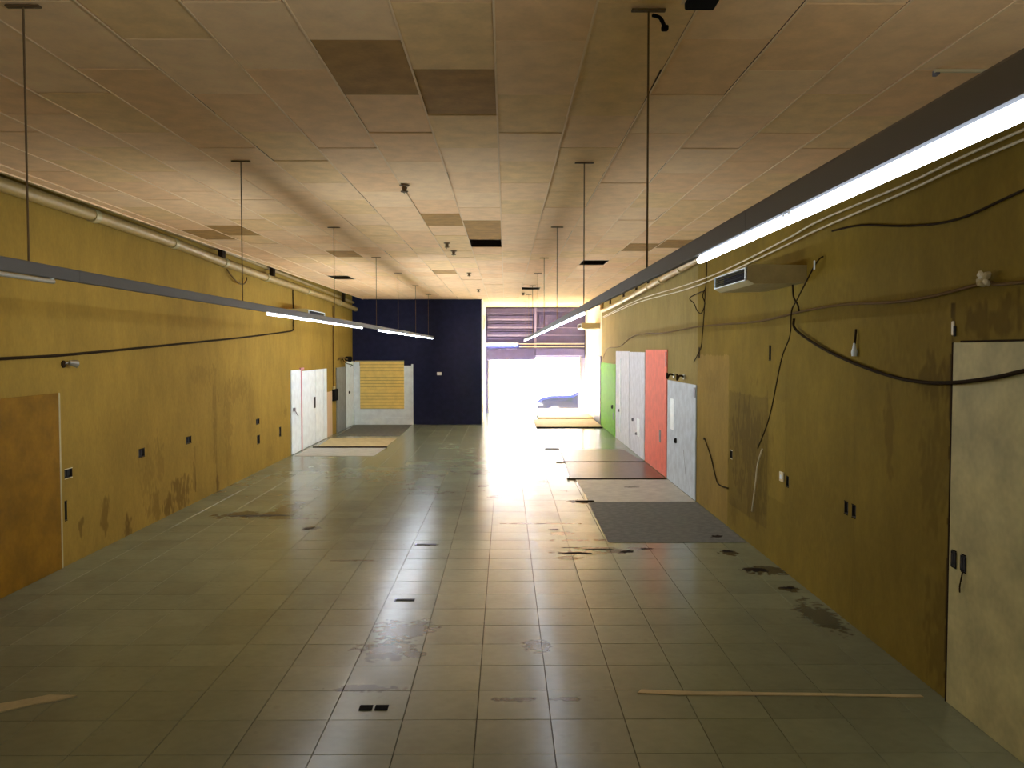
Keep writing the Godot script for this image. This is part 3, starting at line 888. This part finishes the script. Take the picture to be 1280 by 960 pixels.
	cable("drop_cable", "dark cable dropping from the air conditioner to the stained patch",
		[V(RW - 0.02, 4.1, 10.25), V(RW - 0.09, 4.02, 10.3), V(RW - 0.09, 3.63, 10.95), V(RW - 0.09, 3.49, 11.15), V(RW - 0.09, 3.18, 11.2), V(RW - 0.09, 2.86, 11.54), V(RW - 0.09, 2.07, 12.02), V(RW - 0.09, 1.56, 12.57)], 0.009, M.cable)
	cable("pale_cable", "pale end of a cable hanging low on the stained patch",
		[V(RW - 0.02, 1.55, 12.58), V(RW - 0.05, 1.3, 12.7), V(RW - 0.05, 1.0, 12.8), V(RW - 0.04, 0.55, 13.0)], 0.012, M.cable_white)
	cable("short_cable", "short dark cable dangling under the air conditioner",
		[V(RW - 0.13, 3.825, 11.0), V(RW - 0.13, 3.66, 10.95), V(RW - 0.13, 3.56, 10.8), V(RW - 0.13, 3.48, 10.75)], 0.012, M.cable)
	cable("looped_cable", "dark cable knotted in loops under the twin white cables",
		[V(RW - 0.03, 4.68, 16.15), V(RW - 0.05, 4.15, 16.15), V(RW - 0.08, 4.09, 16.5), V(RW - 0.1, 4.03, 17.3), V(RW - 0.1, 3.9, 16.9), V(RW - 0.08, 3.75, 16.7), V(RW - 0.08, 3.69, 16.35), V(RW - 0.06, 3.85, 16.15), V(RW - 0.09, 4.0, 16.2), V(RW - 0.06, 4.1, 16.15), V(RW - 0.06, 3.7, 16.2), V(RW - 0.06, 3.1, 16.4), V(RW - 0.03, 2.95, 16.75), V(RW - 0.03, 2.75, 17.2)], 0.010, M.cable)
	cable("thin_wire", "thin dark wire curling down beside the blue grey panel",
		[V(RW - 0.02, 1.3, 16.3), V(RW - 0.04, 1.32, 16.15), V(RW - 0.03, 1.05, 15.7), V(RW - 0.03, 0.75, 15.35), V(RW - 0.03, 0.63, 15.1), V(RW - 0.02, 0.66, 14.5)], 0.012, M.cable)
	t = thing("cable_connector", "ragged white connector on the brown wall cable", "connector", V(RW - 0.06, 3.53, 6.75))
	for k in 7:
		var a := k * 0.9
		var c := V(RW - 0.062, 3.545 + 0.03 * sin(a * 2.0), 6.72 + 0.05 * cos(a))
		part_box("sleeve" if k == 0 else "tape_end", c - Vector3(0.018, 0.028, 0.04), c + Vector3(0.018, 0.022 + 0.012 * (k % 3), 0.035), M.cable_white if k % 2 else M.ply, t, 0.014, Basis(Vector3(1, 0, 0), a) * Basis(Vector3(0, 1, 0), 0.3 * k))
	t = thing("bulb_holder", "small white bulb holder hanging above the sagging black cable", "lamp holder", V(RW, 3.1, 9.26))
	st = begin()
	tube(st, [V(RW - 0.02, 3.22, 9.26), V(RW - 0.03, 3.06, 9.26)], 0.012, 6)
	put("lead", st, M.cable, t)
	st = begin()
	disc_profile(st, V(RW - 0.035, 2.93, 9.26), Vector3.UP, [[0.0, 0.0], [0.0, 0.028], [0.05, 0.032], [0.09, 0.02], [0.14, 0.012], [0.14, 0.0]], 12)
	put("socket", st, M.white, t)
	t = thing("cable_tag", "tiny white tag on the dropping cable beside the air conditioner", "tag", V(RW - 0.05, 4.0, 10.25))
	part_box("plate", V(RW - 0.112, 3.95, 10.32), V(RW - 0.1005, 4.06, 10.28), M.white, t, 0.006)
	# strip bracket at the top
	t = thing("ceiling_strip", "thin white metal strip lying under the ceiling near the olive wall", "strip", V(3.3, CH, 6.2))
	part_box("strip", V(3.05, CH - 0.03, 6.22), V(3.52, CH - 0.008, 6.19), M.cable_white, t, 0.003)
	part_box("clip", V(3.06, CH - 0.045, 6.26), V(3.09, CH - 0.006, 6.20), M.steel, t, 0.003)

func build_left_wall() -> void:
	# drain pipe
	var t := thing("drain_pipe", "large cream drain pipe sloping high along the mustard wall", "pipe", V(-5.95, 4.9, 8))
	var st := begin()
	var path := [V(-5.95, 5.0, 2.0), V(-5.95, 4.95, 10.2), V(-5.95, 4.91, 15.5), V(-5.95, 4.84, 18.3), V(-5.95, 4.79, 21.9), V(-5.95, 4.72, 29.0), V(-5.95, 4.60, 34.45)]
	tube(st, smooth_path(path, 3), 0.085, 14)
	put("pipe", st, M.pipe, t)
	for q in [[12.6, 4.93], [15.6, 4.905], [18.4, 4.837], [21.6, 4.793], [26.0, 4.748], [31.0, 4.68]]:
		st = begin()
		tube(st, [V(-5.95, q[1], q[0] - 0.08), V(-5.95, q[1], q[0] + 0.08)], 0.10, 14)
		put("joint", st, M.cream, t)
	for q in [[18.1, 4.84], [22.0, 4.79], [31.6, 4.67]]:
		part_box("hanger", V(-5.95, q[1] + 0.08, q[0] + 0.10), V(-5.85, 5.18, q[0] - 0.10), M.cable, t, 0.006)
	t = thing("upper_pipe", "narrow tan pipe in the gap above the drain pipe", "pipe", V(-6.0, 5.1, 8))
	st = begin()
	tube(st, smooth_path([V(-6.035, 5.19, 2.0), V(-6.035, 5.15, 10.0), V(-6.035, 5.10, 20.0), V(-6.035, 4.86, 34.4)], 3), 0.045, 12)
	put("pipe", st, M.pipe, t)
	cable("looped_cable", "small cable loop hanging below the drain pipe",
		[V(-6.05, 4.74, 18.9), V(-6.02, 4.62, 19.1), V(-6.0, 4.5, 19.5), V(-6.0, 4.5, 19.9), V(-6.02, 4.6, 20.2), V(-6.05, 4.68, 20.3)], 0.018, M.cable_tan)

	# level cable and its riser
	cable("long_cable", "dark cable strung along the whole mustard wall",
		[V(-6.06, 2.8, 4.0), V(-6.06, 2.89, 10.4), V(-6.06, 2.965, 12.9), V(-6.06, 3.14, 16.9), V(-6.06, 3.275, 19.9), V(-6.06, 3.47, 23.6), V(-6.06, 3.55, 24.7), V(-6.06, 3.7, 24.78), V(-6.06, 3.86, 24.8)], 0.020, M.cable)
	cable("riser_cable", "short dark cable rising from the air conditioner to the drain pipe",
		[V(-6.06, 4.12, 24.8), V(-6.07, 4.4, 24.8), V(-6.07, 4.9, 24.8)], 0.018, M.cable)
	cable("conduit", "thin upright conduit on the mustard wall over the black switch box",
		[V(-6.07, 1.71, 30.55), V(-6.07, 3.0, 30.55), V(-6.07, 4.55, 30.55)], 0.022, M.cable_tan, "conduit")

	under_ceiling_ac("cream ceiling air conditioner high on the mustard wall", -1.0, 23.5, 25.7, 3.88)

	# small wall lamp
	t = thing("spot_lamp", "small chrome spot lamp on the mustard wall above the tan board", "lamp", V(LW, 2.8, 12.1))
	st = begin()
	disc_profile(st, V(LW, 2.80, 11.95), Vector3(1, 0, 0), [[0.0, 0.05], [0.02, 0.05], [0.03, 0.0]], 12)
	put("base", st, M.cable, t)
	st = begin()
	disc_profile(st, V(LW + 0.05, 2.82, 12.02), Vector3(0.5, -0.2, -0.8).normalized(), [[-0.02, 0.0], [0.0, 0.035], [0.12, 0.055], [0.12, 0.045], [0.05, 0.0]], 12)
	put("head", st, M.chrome, t)
	st = begin()
	tube(st, [V(LW, 2.80, 11.95), V(LW + 0.05, 2.82, 12.03)], 0.012, 6)
	put("arm", st, M.chrome, t)

	# tan board with a pale edge
	t = thing("tan_board", "large darker tan board against the mustard wall", "panel", V(LW, 0, 8))
	part_box("board", V(LW + 0.0015, 0.0, 11.78), V(LW + 0.02, 2.41, 3.0), M.tan, t, 0.004)
	part_box("edge_strip", V(LW + 0.0015, 0.0, 11.82), V(LW + 0.022, 2.41, 11.78), M.cream, t, 0.004)
	# sockets
	outlet("black wall socket beside the tan board", LW, 12.04, 1.275, 0.22, 0.12, M.cable_white)
	outlet("tall narrow black switch plate beside the tan board near the floor", LW, 11.95, 0.765, 0.07, 0.26, M.black)
	outlet("black wall socket alone in the stained stretch of mustard wall", LW, 14.47, 1.27, 0.24, 0.13, M.cable)
	outlet("black wall socket above the dark floor stain", LW, 16.62, 1.26, 0.28, 0.12, M.cable)
	outlet("upper of two black sockets beside the outline of the old doorway", LW, 21.25, 1.23, 0.3, 0.12, M.cable)
	outlet("lower of two black sockets beside the outline of the old doorway", LW, 21.3, 0.78, 0.24, 0.2, M.black)
	outlet("upright black socket next to the white doors", LW, 23.35, 0.78, 0.18, 0.24, M.black)

	# white doors
	var dr := thing("door_1", "narrow white door with a latch on the mustard wall", "", V(LW, 0, 25), "", "structure")
	part_box("leaf", V(LW, 0.01, 25.6), V(LW + 0.04, 2.41, 24.5), M.white, dr, 0.008)
	part_box("latch", V(LW + 0.04, 1.24, 24.72), V(LW + 0.10, 1.34, 24.62), M.steel, dr, 0.01)
	st = begin()
	tube(st, [V(LW + 0.08, 1.28, 24.66), V(LW + 0.07, 1.08, 25.1)], 0.014, 6)
	put("lever", st, M.steel, dr)
	part_box("trim", V(LW, 0.01, 25.72), V(LW + 0.05, 2.43, 25.61), M.pink, dr, 0.004)
	part_box("top_trim", V(LW, 2.41, 26.0), V(LW + 0.05, 2.46, 25.6), M.pink, dr, 0.004)
	dr = thing("door_2", "wide white door with a lever handle beside the pink trim", "", V(LW, 0, 27), "", "structure")
	part_box("leaf", V(LW, 0.01, 27.55), V(LW + 0.035, 2.36, 25.75), M.white, dr, 0.008)
	part_box("dark_plate", V(LW + 0.035, 1.15, 27.5), V(LW + 0.06, 1.5, 27.3), M.dark, dr, 0.006)
	part_box("frame", V(LW, 0.01, 29.3), V(LW + 0.045, 2.36, 28.8), M.white, dr, 0.008)
	part_box("second_leaf", V(LW, 0.01, 28.78), V(LW + 0.035, 2.36, 27.6), M.white, dr, 0.008)
	# beige lower strip, grey panel, white door by the partition
	t = wall_panel("beige_board", "low beige board between white doors and grey metal sheet", LW, 29.32, 30.33, 1.55, mat(rgb(206, 176, 138), 0.7), 0.015)
	t = thing("switch_box", "black switch box on the mustard wall beside the grey metal sheet", "switch box", V(LW, 1.4, 30.7))
	part_box("case", V(LW, 1.19, 31.0), V(LW + 0.10, 1.60, 30.36), M.black, t, 0.012)
	part_box("cover", V(LW, 1.60, 30.75), V(LW + 0.05, 1.70, 30.45), M.cream, t, 0.006)
	t = wall_panel("metal_sheet", "mid grey metal sheet beside the black switch box", LW, 31.05, 32.85, 2.35, M.grey, 0.04)
	dr = thing("door_3", "white door in the corner by the navy partition", "", V(LW, 0, 33.6), "", "structure")
	part_box("leaf", V(LW, 0.01, NAVY - 0.03), V(LW + 0.045, 2.54, 32.9), M.white, dr, 0.008)
	knob(dr, LW + 0.045, 33.4, 1.35, M.dark, 0.05, "lock")
	t = thing("spotlight", "dark spotlight with loose wires above the grey metal sheet", "lamp", V(LW, 2.65, 32.3))
	st = begin()
	tube(st, smooth_path([V(LW, 2.62, 31.4), V(LW + 0.12, 2.72, 31.6), V(LW + 0.2, 2.66, 32.0), V(LW + 0.25, 2.6, 32.4)]), 0.03, 7)
	put("arm", st, M.cable_tan, t)
	st = begin()
	disc_profile(st, V(LW + 0.2, 2.66, 32.2), Vector3(0.7, -0.15, -0.7).normalized(), [[-0.05, 0.0], [-0.05, 0.08], [0.16, 0.11], [0.16, 0.0]], 12)
	put("head", st, M.black, t)
	st = begin()
	tube(st, smooth_path([V(LW + 0.1, 2.66, 31.8), V(LW + 0.16, 2.5, 32.2), V(LW + 0.3, 2.42, 32.7), V(LW + 0.2, 2.36, 32.9)]), 0.014, 6)
	put("wire", st, M.cable, t)

	# slat wall on the partition
	t = thing("slat_wall_unit", "yellow slat wall display on white backing against the navy partition", "display", V(-4.9, 0, NAVY))
	part_box("backing", V(-6.04, 0.0, NAVY - 0.03), V(-3.70, 2.36, NAVY), M.white, t, 0.006)
	part_box("side_strip", V(-3.76, 0.0, NAVY - 0.05), V(-3.69, 2.42, NAVY), M.white, t, 0.006)
	part_box("top_cap", V(-6.0, 2.52, NAVY - 0.05), V(-4.05, 2.56, NAVY), M.cream, t, 0.004)
	var n := 15
	for k in n:
		var y0 := 0.64 + (2.52 - 0.64) * k / n
		part_box("slat", V(-5.80, y0 + 0.012, NAVY - 0.055), V(-4.05, y0 + (2.52 - 0.64) / n, NAVY - 0.03), M.slat, t, 0.005)
	part_box("groove_board", V(-5.80, 0.64, NAVY - 0.034), V(-4.05, 2.52, NAVY - 0.03), mat(rgb(150, 112, 46), 0.7), t, 0.0)
	part_box("left_strip", V(-6.04, 0.0, NAVY - 0.045), V(-5.82, 2.52, NAVY - 0.0), M.white, t, 0.005)
	part_box("skirting", V(-5.82, 0.0, NAVY - 0.045), V(-3.76, 0.3, NAVY - 0.03), M.white, t, 0.005)
	t = thing("light_switch", "small white double switch on the navy partition", "switch", V(-2.65, 2.04, NAVY))
	part_box("plate", V(-2.74, 1.98, NAVY - 0.012), V(-2.56, 2.10, NAVY), M.white, t, 0.003)
	for x in [-2.72, -2.64]:
		part_box("rocker", V(x, 2.0, NAVY - 0.022), V(x + 0.065, 2.08, NAVY - 0.01), M.white, t, 0.003)
	# small bright lamp on the passage wall
	t = thing("passage_lamp", "slim white lamp on the end wall of the passage", "lamp", V(-0.93, 4.1, 36.5))
	part_box("housing", V(-0.93, 3.85, 36.6), V(-0.84, 4.45, 36.4), M.white, t, 0.02)
	part_box("lens", V(-0.85, 3.9, 36.56), V(-0.82, 4.4, 36.44), M.tube_off, t, 0.012)

# ---------------------------------------------------------------- floor and ceiling things
func floor_piece(called: String, label: String, cat: String, outline: Array, y: float, m: Material, rag: float) -> void:
	org = V(outline[0][0], 0, outline[0][1])
	var st := begin()
	slab(st, ragged(outline, rag) if rag > 0 else outline, 0.0015, y)
	solo(called, st, m, label, cat, org)

func build_floor_things() -> void:
	floor_piece("carpet_patch", "dark grey carpet rectangle left beside the olive wall", "carpet", [[1.62, 16.82], [3.74, 16.82], [3.74, 13.3], [1.6, 13.32]], 0.008, M.carpet, 0.008)
	floor_piece("floor_sheet", "brown sheet of flooring before the salmon panel", "flooring", [[1.58, 22.85], [3.7, 22.85], [3.7, 19.95], [1.5, 19.95]], 0.014, M.brown, 0.010)
	floor_piece("floor_sheet", "brown sheet of flooring next to the white panels", "flooring", [[1.6, 25.8], [3.5, 25.8], [3.7, 22.95], [1.58, 22.95]], 0.014, M.brown, 0.010)
	for q in [["dark strip drawn as the shadow edge between the two brown floor sheets", 1.35, 3.72, 22.9], ["dark strip drawn as the shadow edge before the brown floor sheets", 1.42, 3.70, 19.88], ["dark edge strip before the dark grey carpet rectangle", 1.4, 1.75, 16.95], ["short dark strip drawn as the shadow edge beyond the brown floor sheets", 1.2, 1.62, 26.0]]:
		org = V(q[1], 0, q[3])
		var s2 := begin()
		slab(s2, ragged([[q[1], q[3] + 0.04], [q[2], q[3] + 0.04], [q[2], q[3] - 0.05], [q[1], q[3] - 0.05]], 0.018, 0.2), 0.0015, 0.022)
		solo("edge_strip", s2, M.cable, q[0], "strip", org)  # strips at the sheets draw their shadow edges as dark solid pieces
	floor_piece("floor_sheet", "white worn tile patch before the blue grey panel", "flooring", [[1.62, 19.8], [3.74, 19.8], [3.74, 16.9], [1.66, 16.9]], 0.006, M.screed, 0.006)
	floor_piece("carpet_patch", "dark grey carpet rectangle before the yellow slat wall", "carpet", [[-5.98, 34.4], [-3.74, 34.4], [-3.68, 29.95], [-5.85, 29.95]], 0.008, M.carpet, 0.008)
	floor_piece("floor_sheet", "beige board lying before the white doors", "flooring", [[-5.9, 29.2], [-3.68, 29.2], [-3.68, 26.5], [-5.8, 26.5]], 0.02, M.ply, 0.012)
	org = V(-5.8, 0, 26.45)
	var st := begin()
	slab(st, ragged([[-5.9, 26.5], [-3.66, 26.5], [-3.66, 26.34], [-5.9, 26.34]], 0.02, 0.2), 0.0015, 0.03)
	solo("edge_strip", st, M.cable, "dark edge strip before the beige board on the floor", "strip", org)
	floor_piece("floor_sheet", "whitish worn floor patch beside the white doors", "flooring", [[-5.95, 26.3], [-3.66, 26.3], [-3.72, 24.3], [-5.95, 24.3]], 0.006, M.screed, 0.01)
	# low broken sill and loose flakes near the camera
	floor_piece("broken_sill", "thin broken plaster line across the floor to the pale board", "plaster", [[1.2, 7.50], [1.5, 7.46], [2.4, 7.42], [3.6, 7.36], [3.6, 7.31], [2.4, 7.36], [1.5, 7.38], [1.15, 7.42]], 0.008, M.ply, 0.008)
	floor_piece("plaster_flake", "pale torn piece of lining lying beside the tan board", "debris", [[-4.9, 7.0], [-4.3, 7.22], [-3.95, 7.42], [-3.7, 7.38], [-4.0, 7.2], [-4.25, 7.0], [-4.9, 6.8]], 0.012, M.ply, 0.02)
	# black glue residue stuck to the tiles
	var n := 0
	for q in [[1.05, 12.62, 0.26, 0.10, "dark glue smear before the carpet rectangle, the longest one"], [1.38, 12.86, 0.26, 0.06, "thin dark glue smear just behind the longest one"], [0.98, 12.98, 0.16, 0.03, "sliver of dark glue beside the longest smear"], [1.80, 12.72, 0.13, 0.12, "round dark glue blot at the carpet rectangle's corner"],
			[2.12, 12.9, 0.13, 0.06, "small dark glue spot along the front of the carpet rectangle"], [3.38, 13.72, 0.14, 0.10, "black glue blot lying on the carpet rectangle by the wall"], [3.3, 12.75, 0.13, 0.08, "black glue blot just before the carpet rectangle by the wall"], [3.4, 11.65, 0.26, 0.13, "wide dark glue stain at the foot of the olive wall"],
			[3.55, 10.75, 0.12, 0.06, "short dark glue streak at the foot of the olive wall"], [1.42, 16.95, 0.14, 0.10, "dark glue lump at the inner corner of the white tile patch"], [2.75, 18.7, 0.2, 0.06, "dark scuff on the white tile patch"], [0.80, 14.3, 0.10, 0.08, "small dark fleck beside the long floor scratch"],
			[-4.45, 15.55, 0.65, 0.13, "long dark damp stain by the mustard wall"], [-3.3, 14.45, 0.12, 0.14, "round dark spot at the end of a tile joint"]]:
		n += 1
		var outline := []
		for k in 30:
			var a := TAU * k / 30.0
			var r := 0.72 + 0.28 * sin(a * 3.0 + n * 1.7) * cos(a * 5.0 + n) + rng.randf_range(-0.22, 0.18)
			outline.append([q[0] + cos(a) * q[2] * r, q[1] + sin(a) * q[3] * r])
		org = V(q[0], 0, q[1])
		var sb := begin()
		slab(sb, outline, 0.0081 if n == 6 else 0.0061 if n == 11 else 0.0005, 0.0095 if n == 6 else 0.0078 if n == 11 else 0.0022)
		solo("glue_residue", sb, M.tar if n < 13 else M.joint, q[4], "stain", org, "glue residue on the floor")
	for q in [[-1.17, 7.13, "black floor socket of a pair, the one towards the tan board"], [-1.04, 7.13, "black floor socket of a pair, the one towards the pale board"]]:
		var t := thing("floor_socket", q[2], "outlet", V(q[0], 0, q[1]), "pair of floor sockets")
		part_box("lid", V(q[0] - 0.055, 0.001, q[1] + 0.05), V(q[0] + 0.055, 0.008, q[1] - 0.05), M.black, t, 0.002)
		part_box("rim", V(q[0] - 0.058, 0.001, q[1] + 0.056), V(q[0] + 0.058, 0.005, q[1] + 0.05), M.steel, t, 0.001)
	for q in [[-1.2, 10.25, 0.22, "dark floor slot in the tiles"], [-1.22, 13.2, 0.3, "long thin dark floor slot in the tiles"]]:
		var t := thing("floor_slot", q[3], "outlet", V(q[0], 0, q[1]))
		part_box("cover", V(q[0] - q[2] / 2, 0.001, q[1] + 0.04), V(q[0] + q[2] / 2, 0.006, q[1] - 0.04), M.dark, t, 0.002)
		part_box("rim", V(q[0] - q[2] / 2 - 0.02, 0.001, q[1] + 0.05), V(q[0] - q[2] / 2, 0.006, q[1] - 0.05), M.steel, t, 0.001)

func build_ceiling_things() -> void:
	for q in [[-1.23, 10.6, "near the sagging centre panel"], [-1.1, 16.3, "beside the black hole in the ceiling"], [-1.05, 17.6, "just past the black hole in the ceiling"], [-0.95, 22.6, "farther along the same line as the hole"], [-0.9, 28.8, "over the navy partition's end"], [0.62, 30.5, "near the bright entrance"]]:
		var t := thing("sprinkler_head", "small dark sprinkler head on the ceiling " + q[2], "sprinkler", V(q[0], CH, q[1]), "sprinkler heads")
		var st := begin()
		disc_profile(st, V(q[0], CH, q[1]), Vector3.DOWN, [[0.0, 0.06], [0.012, 0.06], [0.02, 0.025], [0.07, 0.022], [0.075, 0.045], [0.085, 0.045], [0.085, 0.0]], 12)
		put("body", st, M.rod, t)
		st = begin()
		tube(st, [V(q[0] - 0.03, CH - 0.03, q[1]), V(q[0], CH - 0.11, q[1]), V(q[0] + 0.03, CH - 0.03, q[1])], 0.006, 5)
		put("yoke", st, M.dark, t)
	var t := thing("dark_hole_box", "small black box standing in for a dark hole in the ceiling by the first rod", "box", V(1.12, CH, 4.98))
	part_box("case", V(1.03, CH - 0.05, 5.05), V(1.20, CH - 0.004, 4.85), M.black, t, 0.008)  # black case put in place of a small dark ceiling hole
	part_box("plate", V(1.01, CH - 0.008, 5.07), V(1.22, CH - 0.002, 4.83), M.rail, t, 0.002)
	t = thing("rod_hook", "bent black hook at the top of the first rod", "hook", V(0.9, CH, 5.15))
	var st := begin()
	tube(st, smooth_path([V(0.875, CH - 0.02, 5.2), V(0.91, CH - 0.05, 5.16), V(0.94, CH - 0.10, 5.17)]), 0.012, 6)
	put("arm", st, M.black, t)
	part_box("pad", V(0.92, CH - 0.12, 5.19), V(0.96, CH - 0.09, 5.15), M.black, t, 0.006)

func _ready() -> void:
	rng.seed = 20
	# camera: 3 m up on a landing, looking slightly down the room
	var cam := Camera3D.new()
	cam.name = "camera"
	cam.fov = rad_to_deg(2.0 * atan(480.0 / 1080.0))
	cam.near = 0.05
	cam.far = 400.0
	add_child(cam)
	cam.position = Vector3(0, 3, 0)
	cam.rotation = Vector3(-atan(43.0 / 1080.0), -atan(8.0 / 1080.0), 0)
	cam.current = true

	var env := Environment.new()
	env.background_mode = Environment.BG_SKY
	var sky := Sky.new()
	var sm := ProceduralSkyMaterial.new()
	sm.sky_top_color = Color(0.80, 0.87, 1.0)
	sm.sky_horizon_color = Color(1.0, 0.99, 0.96)
	sm.ground_horizon_color = Color(1.0, 0.99, 0.96)
	sm.ground_bottom_color = Color(0.7, 0.68, 0.64)
	sm.sky_energy_multiplier = 1.0
	sky.sky_material = sm
	env.sky = sky
	env.background_energy_multiplier = 7.0
	env.tonemap_mode = Environment.TONE_MAPPER_LINEAR
	env.tonemap_exposure = 2.5
	env.sdfgi_enabled = true
	env.ssao_enabled = true
	env.ssil_enabled = true
	var we := WorldEnvironment.new()
	we.name = "world_environment"
	we.environment = env
	add_child(we)

	var sun := DirectionalLight3D.new()
	sun.name = "sun"
	sun.light_energy = 110.0
	sun.light_color = Color(1.0, 0.975, 0.93)
	sun.light_angular_distance = 0.6
	sun.shadow_enabled = true
	sun.sky_mode = DirectionalLight3D.SKY_MODE_LIGHT_ONLY
	add_child(sun)
	# high over the far side of the street, a little to the left
	sun.look_at_from_position(V(-12, 40, 66), V(0, 0, 41), Vector3.UP)

	materials()
	build_floor()
	build_ceiling()
	build_shell()
	build_front()
	build_outside()
	build_lights()
	build_right_wall()
	build_left_wall()
	build_floor_things()
	build_ceiling_things()
